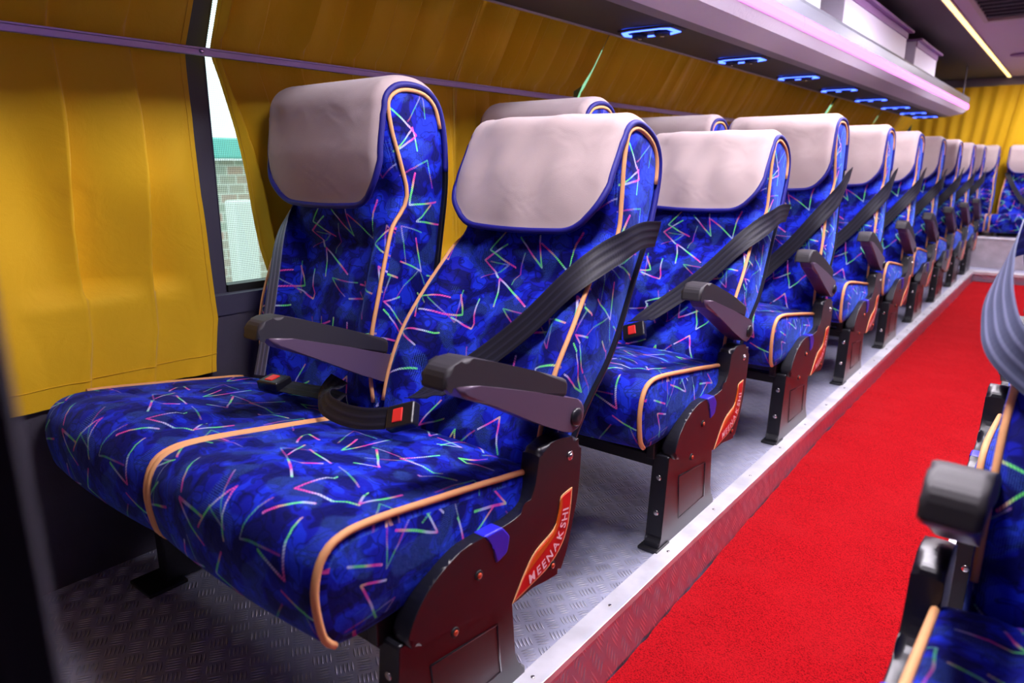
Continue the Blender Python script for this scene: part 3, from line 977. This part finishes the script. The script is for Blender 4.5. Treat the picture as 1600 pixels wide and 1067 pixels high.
CUSH = [(1.01, .425), (.90, .447), (.75, .470), (.62, .488), (.555, .489), (.518, .470), (.500, .425), (.502, .370), (.516, .325), (.56, .303), (.70, .300), (.90, .305), (1.02, .325), (1.04, .38)]
CP = resample(catmull(CUSH, 8), 90); NC = len(CP)
CN = [pnormal(CP, i) for i in range(NC)]
_cc = sum(CP, Vector((0, 0))) / NC
if sum(CN[i].dot(CP[i] - _cc) for i in range(NC)) < 0: CN = [-n for n in CN]
CARC = [0]
for i in range(NC): CARC.append(CARC[-1] + (CP[(i + 1) % NC] - CP[i]).length)
CW, CR = .2515, .022
def cush_point(i, a, sg, grow=0):
    y, z = CP[i]; n = CN[i]
    if a <= 1:
        x = a * (CW - CR)
        p = Vector((y, z))
        b = (1 - a * a)
        p += n * (.016 * b * (max(0, n.y) * .9 + max(0, -n.x) * .6)) + n * grow
        # thigh dip towards the rear and soft seams
        if n.y > .5:
            p.y += -.012 * math.exp(-((a - .72) / .05) ** 2) * .6 - .006 * math.exp(-((y - .66) / .012) ** 2) * (1 if a < .72 else 0)
            p.y += .003 * math.sin(23 * y + 9 * x * sg) * b
    else:
        th = (a - 1) * math.pi / 2
        x = CW - CR + (CR + grow) * math.sin(th)
        p = Vector((y, z)) - n * (CR * (1 - math.cos(th))) + n * grow * math.cos(th)
    return Vector((sg * x, p.x, p.y))
def cushion_mesh(mb):
    st = [-2, -1.7, -1.4, -1.2] + [-1 + k / 10 for k in range(21)] + [1.2, 1.4, 1.7, 2]
    rows, uvs = [], []
    for a in st:
        sg = -1 if a < 0 else 1
        r = [cush_point(i, abs(a), sg) for i in range(NC)]
        rows.append(r); uvs.append([(r[i % NC].x + (a > 1) * (a - 1) * .012 + 11, CARC[i]) for i in range(NC + 1)])
    V = mb.grid(rows, M['fabric'], uvs=uvs, closed_v=True)
    uvf = lambda co: (co.y + 15.2, co.z + 2.1)
    for ring, sg in ((V[0], -1), (V[-1], 1)):
        W = [mb.bm.verts.new(Vector((sg * (CW + .007), (CP[i] - CN[i] * (CR + .03)).x, (CP[i] - CN[i] * (CR + .03)).y))) for i in range(NC)]
        m = mb.mi(M['fabric'])
        for i in range(NC):
            j = (i + 1) % NC
            f = mb.bm.faces.new((ring[i], ring[j], W[j], W[i])); f.smooth = True; f.material_index = m
            for lp in f.loops: lp[mb.uvl].uv = uvf(lp.vert.co)
        mb.cap(W, M['fabric'], uvf, True)
ci0 = min(range(NC // 2), key=lambda i: abs(CP[i].x - 1.0))
ci1 = min(range(NC), key=lambda i: (CP[i] - Vector((.525, .315))).length)
ci_mid = min(range(NC), key=lambda i: (CP[i] - Vector((.60, .488))).length)
def cush_piping(mb, sg, end=None):
    mb.tube([cush_point(i, 1.5, sg, .003) for i in range(ci0, (end or ci1) + 1)], .0062, M['tan'], 8)

def rounded(pts, r, n=4):
    out = []
    N = len(pts)
    for i in range(N):
        p, a, b = Vector(pts[i]), Vector(pts[i - 1]), Vector(pts[(i + 1) % N])
        ra = min(r, (a - p).length * .45, (b - p).length * .45)
        s, e = p + (a - p).normalized() * ra, p + (b - p).normalized() * ra
        for k in range(n + 1):
            t = k / n
            out.append(tuple(s * (1 - t) ** 2 + p * 2 * t * (1 - t) + e * t * t))
    return out

YO = .80       # seat origin in y (local y = y - YO)
def off(pts): return [(y - YO, z) for y, z in pts]

PAD = [(.737, .658), (.747, .694), (.792, .7045), (.853, .685), (.968, .643), (1.085, .597), (1.080, .560), (.969, .602), (.852, .641), (.752, .664)]
UNDER = [(.762, .664), (.82, .651), (.969, .602), (1.065, .567)] + [(1.106 + .034 * math.cos(math.radians(a)), .517 + .034 * math.sin(math.radians(a))) for a in range(80, -111, -19)] + [(1.062, .497), (.995, .530), (.889, .588), (.784, .637)]
def armrest(root, xa, xb, sx, knob_side):
    # xa..xb: extents across (local, inward positive); knob_side: which face carries the pivot cap
    mb = MB(); mb.prism(off(UNDER), 'x', xa - .003, xb - .010, M['under'], .007, 3)
    arm = mb.build('armrest', root, sx=sx)
    mb = MB(); mb.prism(off(rounded(PAD, .014, 3)), 'x', xa, xb, M['pad'], .008, 3); mb.build('arm_pad', arm, sx=sx)
    mb = MB()
    xk = xa - .002
    mb.disc((xk, 1.106 - YO, .515), (knob_side, 0, 0), .019, .004, M['buckle'], 20, .006)
    mb.build('pivot_cap', arm, sx=sx)
    return arm

PANEL = [(.990, .482), (.986, .455), (.976, .407), (.95, .376), (.904, .368), (.82, .373), (.77, .374), (.717, .354), (.678, .329), (.652, .295), (.640, .262), (.66, .245), (.694, .247), (.76, .231), (.848, .209),
         (.917, .194), (.965, .200), (1.02, .190), (1.062, .186), (1.072, .200), (1.088, .226), (1.107, .282), (1.125, .337), (1.133, .409), (1.134, .452), (1.112, .472), (1.05, .484)]
LEG = [(.632, .262), (.618, .03), (.600, .018), (.600, 0), (.965, 0), (.965, .018), (.945, .032), (.930, .07), (.922, .215), (.80, .25)]
ST_OUT = [(1.102, .363), (1.098, .323), (1.087, .278), (1.063, .244), (1.02, .219), (.965, .208), (.906, .198)]
ST_IN = [(.906, .198), (.942, .244), (.977, .275), (1.037, .296), (1.058, .327), (1.062, .357), (1.102, .363)]
YEL = [(.945, .240), (.978, .2685), (1.035, .289), (1.054, .324), (1.060, .352), (1.066, .350), (1.062, .322), (1.043, .284), (1.000, .262), (.968, .249)]
GLY = {}
def glyph(ch):
    if ch not in GLY:
        cu = bpy.data.curves.new('glyph', 'FONT'); cu.body = ch; cu.size = 1; cu.offset = .022; cu.align_x = 'CENTER'; cu.resolution_u = 3
        ob = bpy.data.objects.new('glyph', cu); COL.objects.link(ob)
        dg = bpy.context.evaluated_depsgraph_get(); dg.update()
        me = bpy.data.meshes.new_from_object(ob.evaluated_get(dg))
        GLY[ch] = ([tuple(v.co) for v in me.vertices], [tuple(p.vertices) for p in me.polygons])
        bpy.data.objects.remove(ob); bpy.data.curves.remove(cu); bpy.data.meshes.remove(me)
    return GLY[ch]

def sticker(root_panel, sx):
    mb = MB()
    fx = -.0012
    o = catmull(ST_OUT, 4, False); i_ = catmull(ST_IN, 4, False)
    poly = o[:-1] + i_[:-1]
    mb.prism(off(poly), 'x', 0.0005, fx, M['cream'])
    c = Vector((1.03, .27))
    # red field set in from the cream edge
    P = [Vector(p) for p in poly]; n = len(P); ins = []
    for k in range(n):
        t = (P[(k + 1) % n] - P[k - 1]).normalized(); nn = Vector((-t.y, t.x))
        ins.append((P[k], nn))
    area = sum(P[k].x * P[(k + 1) % n].y - P[(k + 1) % n].x * P[k].y for k in range(n))
    sgn = 1 if area > 0 else -1
    red = [tuple(p + nn * sgn * .0045) for p, nn in ins]
    mb.prism(off(red), 'x', 0.0, fx - .0006, M['red'])
    mb.prism(off(catmull(YEL, 3)), 'x', 0.0, fx - .0012, M['orange'])
    # lettering along the outer curve
    path = resample(catmull([(.956, .2165), (1.012, .2300), (1.054, .2570), (1.078, .296), (1.086, .330)], 8, False), 60, False)
    L = [0]
    for a, b in zip(path, path[1:]): L.append(L[-1] + (b - a).length)
    word = 'MEENAKSHI'; wid = [max(v[0] for v in glyph(c)[0]) - min(v[0] for v in glyph(c)[0]) + .13 for c in word]; tot = sum(wid); u = 0; size = .029
    m = mb.mi(M['letter'])
    for ch, wd in zip(word, wid):
        q = L[-1] * (u + wd / 2) / tot; u += wd
        k = max(0, min(len(path) - 2, next((i for i in range(len(L) - 1) if L[i + 1] >= q), len(path) - 2)))
        p = path[k]; t = (path[k + 1] - path[k]).normalized(); up = Vector((-t.y, t.x))
        vs, fs = glyph(ch)
        if sx > 0: t2 = -t        # right-hand seats read from the other side
        V = []
        for x, y, _ in vs:
            if sx < 0: pt = p + t * x * size * .92 + up * (y - .05) * size
            else: pt = p + t * (-x) * size * .92 + up * (y - .05) * size
            V.append(mb.bm.verts.new((fx - .0022, pt.x - YO, pt.y)))
        for f in fs:
            try: ff = mb.bm.faces.new([V[i] for i in f]); ff.material_index = m
            except ValueError: pass
    return mb.build('sticker', root_panel, sx=sx)

XA, XW = .282, .7885        # centres of aisle and window places, inward from the aisle plane
PIV = (1.06, .42)
def double_seat(sx):
    root = thing('double_seat', '', 'bus seat', (0, YO, 0))
    B = lambda mb, name, par: mb.build(name, par, sx=sx)
    # cushions
    for xc in (XA, XW):
        mb = MB(); cushion_mesh(mb)
        cu = mb.build('cushion', root, loc=(sx * xc, -YO, 0), sx=sx)
        for sg in (-1, 1):
            mb = MB(); cush_piping(mb, sg, ci_mid if (xc == XW and sg > 0) else None); B(mb, 'piping', cu)
    # backrests
    for kind, xb in (('aisle', .280 if sx < 0 else .299), ('window', .762)):
        mb = MB(); backrest_mesh(mb)
        br = mb.build('backrest', root, loc=(sx * xb, PIV[0] - YO, PIV[1]), sx=sx)
        br['place'] = kind
        for sg in (-1, 1):
            mb = MB(); edge_piping(mb, sg, M['tan'], .0050, i_lo, i_top + 9, 1.6, .0035); B(mb, 'piping', br)
        mb = MB(); rows = cover_mesh(mb, 5 if kind == 'aisle' else 0)
        cv = B(mb, 'headrest_cover', br)
        mb = MB(); cover_trim(mb, rows); B(mb, 'cover_trim', br)
        mb = MB(); shell_mesh(mb); B(mb, 'back_shell', br)
        mb = MB(); ((belt_aisle if sx < 0 else belt_loose) if kind == 'aisle' else belt_window)(mb); B(mb, 'seat_belt', br)
    # aisle-side moulding
    mb = MB(); mb.prism(off(rounded(PANEL, .022, 3)), 'x', .0, .040, M['black'], .011, 4)
    pn = B(mb, 'side_panel', root)
    sticker(pn, sx)
    mb = MB(); mb.prism(off(rounded([(.824, .3745), (.876, .3715), (.898, .345), (.890, .314), (.858, .305), (.850, .345)], .006, 2)), 'x', -.003, .030, M['latch'], .004, 2); B(mb, 'latch', pn)
    for y, z, mt in ((1.092, .436, 'chrome'), (.811, .306, 'copper'), (.748, .228, 'copper'), (1.034, .217, 'copper')):
        mb = MB(); mb.disc((.001, y - YO, z), (-1, 0, 0), .0095, .003, M['chrome' if mt == 'chrome' else 'rubber'], 16, .001)
        mb.disc((-.001, y - YO, z), (-1, 0, 0), .0052, .003, M[mt], 12, .002); B(mb, 'bolt', pn)
    # pedestal
    mb = MB(); mb.prism(off(rounded(LEG, .006, 2)), 'x', .012, .058, M['black'], .004, 2)
    # raised outline of the moulded recess
    fr = [(.70, .185), (.875, .165), (.885, .055), (.715, .055)]
    for k in range(4):
        a, b = fr[k], fr[(k + 1) % 4]
        mb.tube([(.0125, a[0] - YO, a[1]), (.0125, b[0] - YO, b[1])], .0025, M['black'], 6)
    lg = B(mb, 'leg', root)
    for z in (.20, .10):
        mb = MB(); mb.disc((.035, .622 + (z - .03) * .055 - YO, z), (0, -1, 0), .008, .004, M['chrome'], 12, .002); B(mb, 'bolt', lg)
    mb = MB(); mb.box((.008, .585 - YO, .001), (.066, .66 - YO, .010), M['steel_black'], .002)
    B(mb, 'foot_bracket', lg)
    # wall-side leg
    mb = MB(); mb.box((.885, .66 - YO, .004), (.925, .93 - YO, .235), M['steel_black'], .004)
    wl = B(mb, 'leg', root)
    for ya, yb in ((.605, .70), (.86, .95)):
        mb = MB(); mb.box((.86, ya - YO, 0), (.965, yb - YO, .010), M['steel_black'], .003); B(mb, 'foot_bracket', wl)
    for y, z in ((.665, .235), (.935, .225)):
        mb = MB(); mb.box((.03, y - .018 - YO, z - .018), (.93, y + .018 - YO, z + .018), M['steel_black'], .004); B(mb, 'crossbar', root)
    for x in (.06, .50, .97):
        mb = MB(); mb.box((x - .012, .62 - YO, .25), (x + .012, 1.02 - YO, .31), M['steel_black'], .003); B(mb, 'seat_bracket', root)
    # armrests
    ao = 0 if sx < 0 else .022
    armrest(root, ao, .056 + ao, sx, -1)
    armrest(root, .516, .570, sx, -1)
    # buckles lying on the cushions
    for dx, flip in ((.452, 0), (.62, 1)):
        mb = MB()
        if not flip:
            ctrl = [((.560, .965, .520), (-.5, -1, .2)), ((.545, .915, .502), (-.3, -1, .3)), ((.50, .880, .494), (-.1, -1, .5)), ((.43, .866, .492), (0, -1, .5)), ((.36, .868, .496), (.1, -1, .5)), ((.305, .882, .506), (.2, -1, .5))]
        else:
            ctrl = [((.545, .955, .474), (0, -.3, 1)), ((.60, .940, .483), (0, -.3, 1)), ((.66, .925, .484), (0, -.3, 1)), ((.71, .92, .482), (0, -.3, 1))]
        P = catmull([(c[0][0], c[0][1] - YO, c[0][2]) for c in ctrl], 5, False); N = catmull([c[1] for c in ctrl], 5, False)
        mb.ribbon(P, N, .046, M['belt'])
        st = B(mb, 'buckle_strap', root)
        c = Vector((.268, .892 - YO, .514)) if not flip else Vector((.755, .918 - YO, .484))
        ang = math.radians(-35 if not flip else 8)
        R = Matrix.Rotation(math.radians(52 if not flip else 8), 3, 'X') @ Matrix.Rotation(math.radians(-25 if not flip else -10), 3, 'Z')
        mb = MB(); mb.box(c - Vector((.034, .026, .012)), c + Vector((.034, .026, .012)), M['buckle'], .005, 3, R, c); B(mb, 'buckle', st)
        mb = MB(); mb.box(c + Vector((-.008, -.015, .010)), c + Vector((.016, .015, .0145)), M['button'], .002, 2, R, c); B(mb, 'button', st)
    return root

def place(root, x, dy, label, group, aisle, window):
    root.location = (x, YO + dy, 0)
    root['label'] = label; root['group'] = group
    for ch in kids(root):
        if ch.get('place') == 'aisle': ch.rotation_euler.x = -math.radians(aisle)
        if ch.get('place') == 'window': ch.rotation_euler.x = -math.radians(window)

LEFT = [(0.0, 29, 8, 'largest blue patterned double seat, front of left row, with leaned back aisle backrest'),
        (.945, 29, 0, 'second blue double seat from the front in the left row, aisle backrest leaned back'),
        (1.89, 9, 3, 'third blue double seat from the front in the left row, upright backrests'),
        (2.81, 10, 12, 'fourth blue double seat from the front in the left row'),
        (3.67, 10, 10, 'fifth blue double seat from the front in the left row'),
        (4.53, 11, 10, 'sixth blue double seat from the front in the left row'),
        (5.42, 10, 10, 'seventh blue double seat from the front in the left row'),
        (6.30, 11, 10, 'eighth blue double seat from the front in the left row'),
        (7.18, 10, 10, 'ninth, last blue double seat of the left row, beside the rear step')]
seat = double_seat(-1)
for i, (dy, a, wd, lb) in enumerate(LEFT):
    o = seat if i == 0 else dup(seat)
    place(o, -.72, dy, lb, 'double seats left of the aisle', a, wd)
RIGHT = [(0.0, 22, 12, 'nearest right-hand blue double seat with blunt dark armrest, lower right corner'),
         (.945, 12, 12, 'second right-hand blue double seat, behind the nearest armrest at right edge'),
         (1.89, 12, 12, 'third right-hand double seat from the front, hidden past the right picture edge'),
         (2.81, 12, 12, 'fourth right-hand double seat from the front, past the right picture edge')]
seat = double_seat(1)
for i, (dy, a, wd, lb) in enumerate(RIGHT):
    o = seat if i == 0 else dup(seat)
    place(o, -.10, dy, lb, 'double seats right of the aisle', a, wd)

# rear row: single seats on the raised platform
def rear_seat():
    t = thing('single_seat', '', 'bus seat', (0, 9.0, .29))
    mb = MB(); cushion_mesh(mb); cu = mb.build('cushion', t, loc=(0, -.75, -.265))
    for sg in (-1, 1):
        mb = MB(); cush_piping(mb, sg); mb.build('piping', cu)
    mb = MB(); backrest_mesh(mb); br = mb.build('backrest', t, loc=(0, .31, .15), rot=(-math.radians(11), 0, 0))
    for sg in (-1, 1):
        mb = MB(); edge_piping(mb, sg, M['tan'], .0050, i_lo, i_top + 9, 1.6, .0035); mb.build('piping', br)
    mb = MB(); rows = cover_mesh(mb, 0); mb.build('headrest_cover', br)
    mb = MB(); cover_trim(mb, rows); mb.build('cover_trim', br)
    mb = MB(); shell_mesh(mb); mb.build('back_shell', br)
    mb = MB()
    ctrl = [((-.21, .0, .50), (0, -1, 0)), ((-.15, -.03, .38), (0, -1, 0)), ((-.05, -.03, .22), (0, -1, 0)), ((.06, -.05, .12), (0, -1, 0)), ((.16, -.1, .07), (0, -1, .2))]
    mb.ribbon(catmull([c[0] for c in ctrl], 6, False), catmull([c[1] for c in ctrl], 6, False), .045, M['belt']); mb.build('seat_belt', br)
    for x in (-.2, .17):
        mb = MB(); mb.box((x, -.2, 0), (x + .03, .2, .06), M['steel_black'], .003); mb.build('seat_bracket', t)
    return t
rs = rear_seat()
for i, (x, lb) in enumerate([(-.43, 'blue rear seat in the middle of the last row, facing down the aisle'), (-.965, 'blue seat of the rear row, just left of its middle seat'),
                             (-1.503, 'rear row seat in the far left window corner'), (.105, 'rear row seat right of the middle, past the right picture edge'), (.64, 'rear row seat at the right window, past the picture edge')]):
    o = rs if i == 0 else dup(rs)
    o.location.x = x; o['label'] = lb; o['group'] = 'single seats of the rear row'

# ---------------------------------------------------------------- dark cloth at the cab doorway, close to the lens
rows = []
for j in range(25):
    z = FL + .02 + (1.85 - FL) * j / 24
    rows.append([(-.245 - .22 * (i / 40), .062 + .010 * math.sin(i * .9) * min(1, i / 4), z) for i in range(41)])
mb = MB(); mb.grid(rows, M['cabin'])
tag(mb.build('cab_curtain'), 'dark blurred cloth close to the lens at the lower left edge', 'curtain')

# ---------------------------------------------------------------- outside the windows
mb = MB(); mb.box((-6.4, -2, -1.2), (-6.1, 12, 1.05), M['brick']); tag(mb.build('brick_wall'), 'pale brick building seen through the bare window gap', 'building')
mb = MB(); mb.box((-6.3, -2, 1.06), (-5.95, 12, 1.24), M['teal'], .02); tag(mb.build('roof_edge'), 'teal band above the bricks seen through the window gap', 'roof')
mb = MB(); mb.box((-5.2, 2.93, -1.2), (-5.06, 3.12, .74), M['white'], .02); tag(mb.build('gate_post'), 'white post outside the bare window gap', 'post')
mb = MB(); mb.box((-12, -8, -1.3), (-1.95, 20, -1.2), M['ground']); o = mb.build('ground'); struct(o)
mb = MB(); mb.box((-7.5, 7.0, -1.2), (-7.2, 40, 5.5), M['greenwall']); tag(mb.build('green_shed'), 'green building seen through the narrow slits between far curtains', 'building')
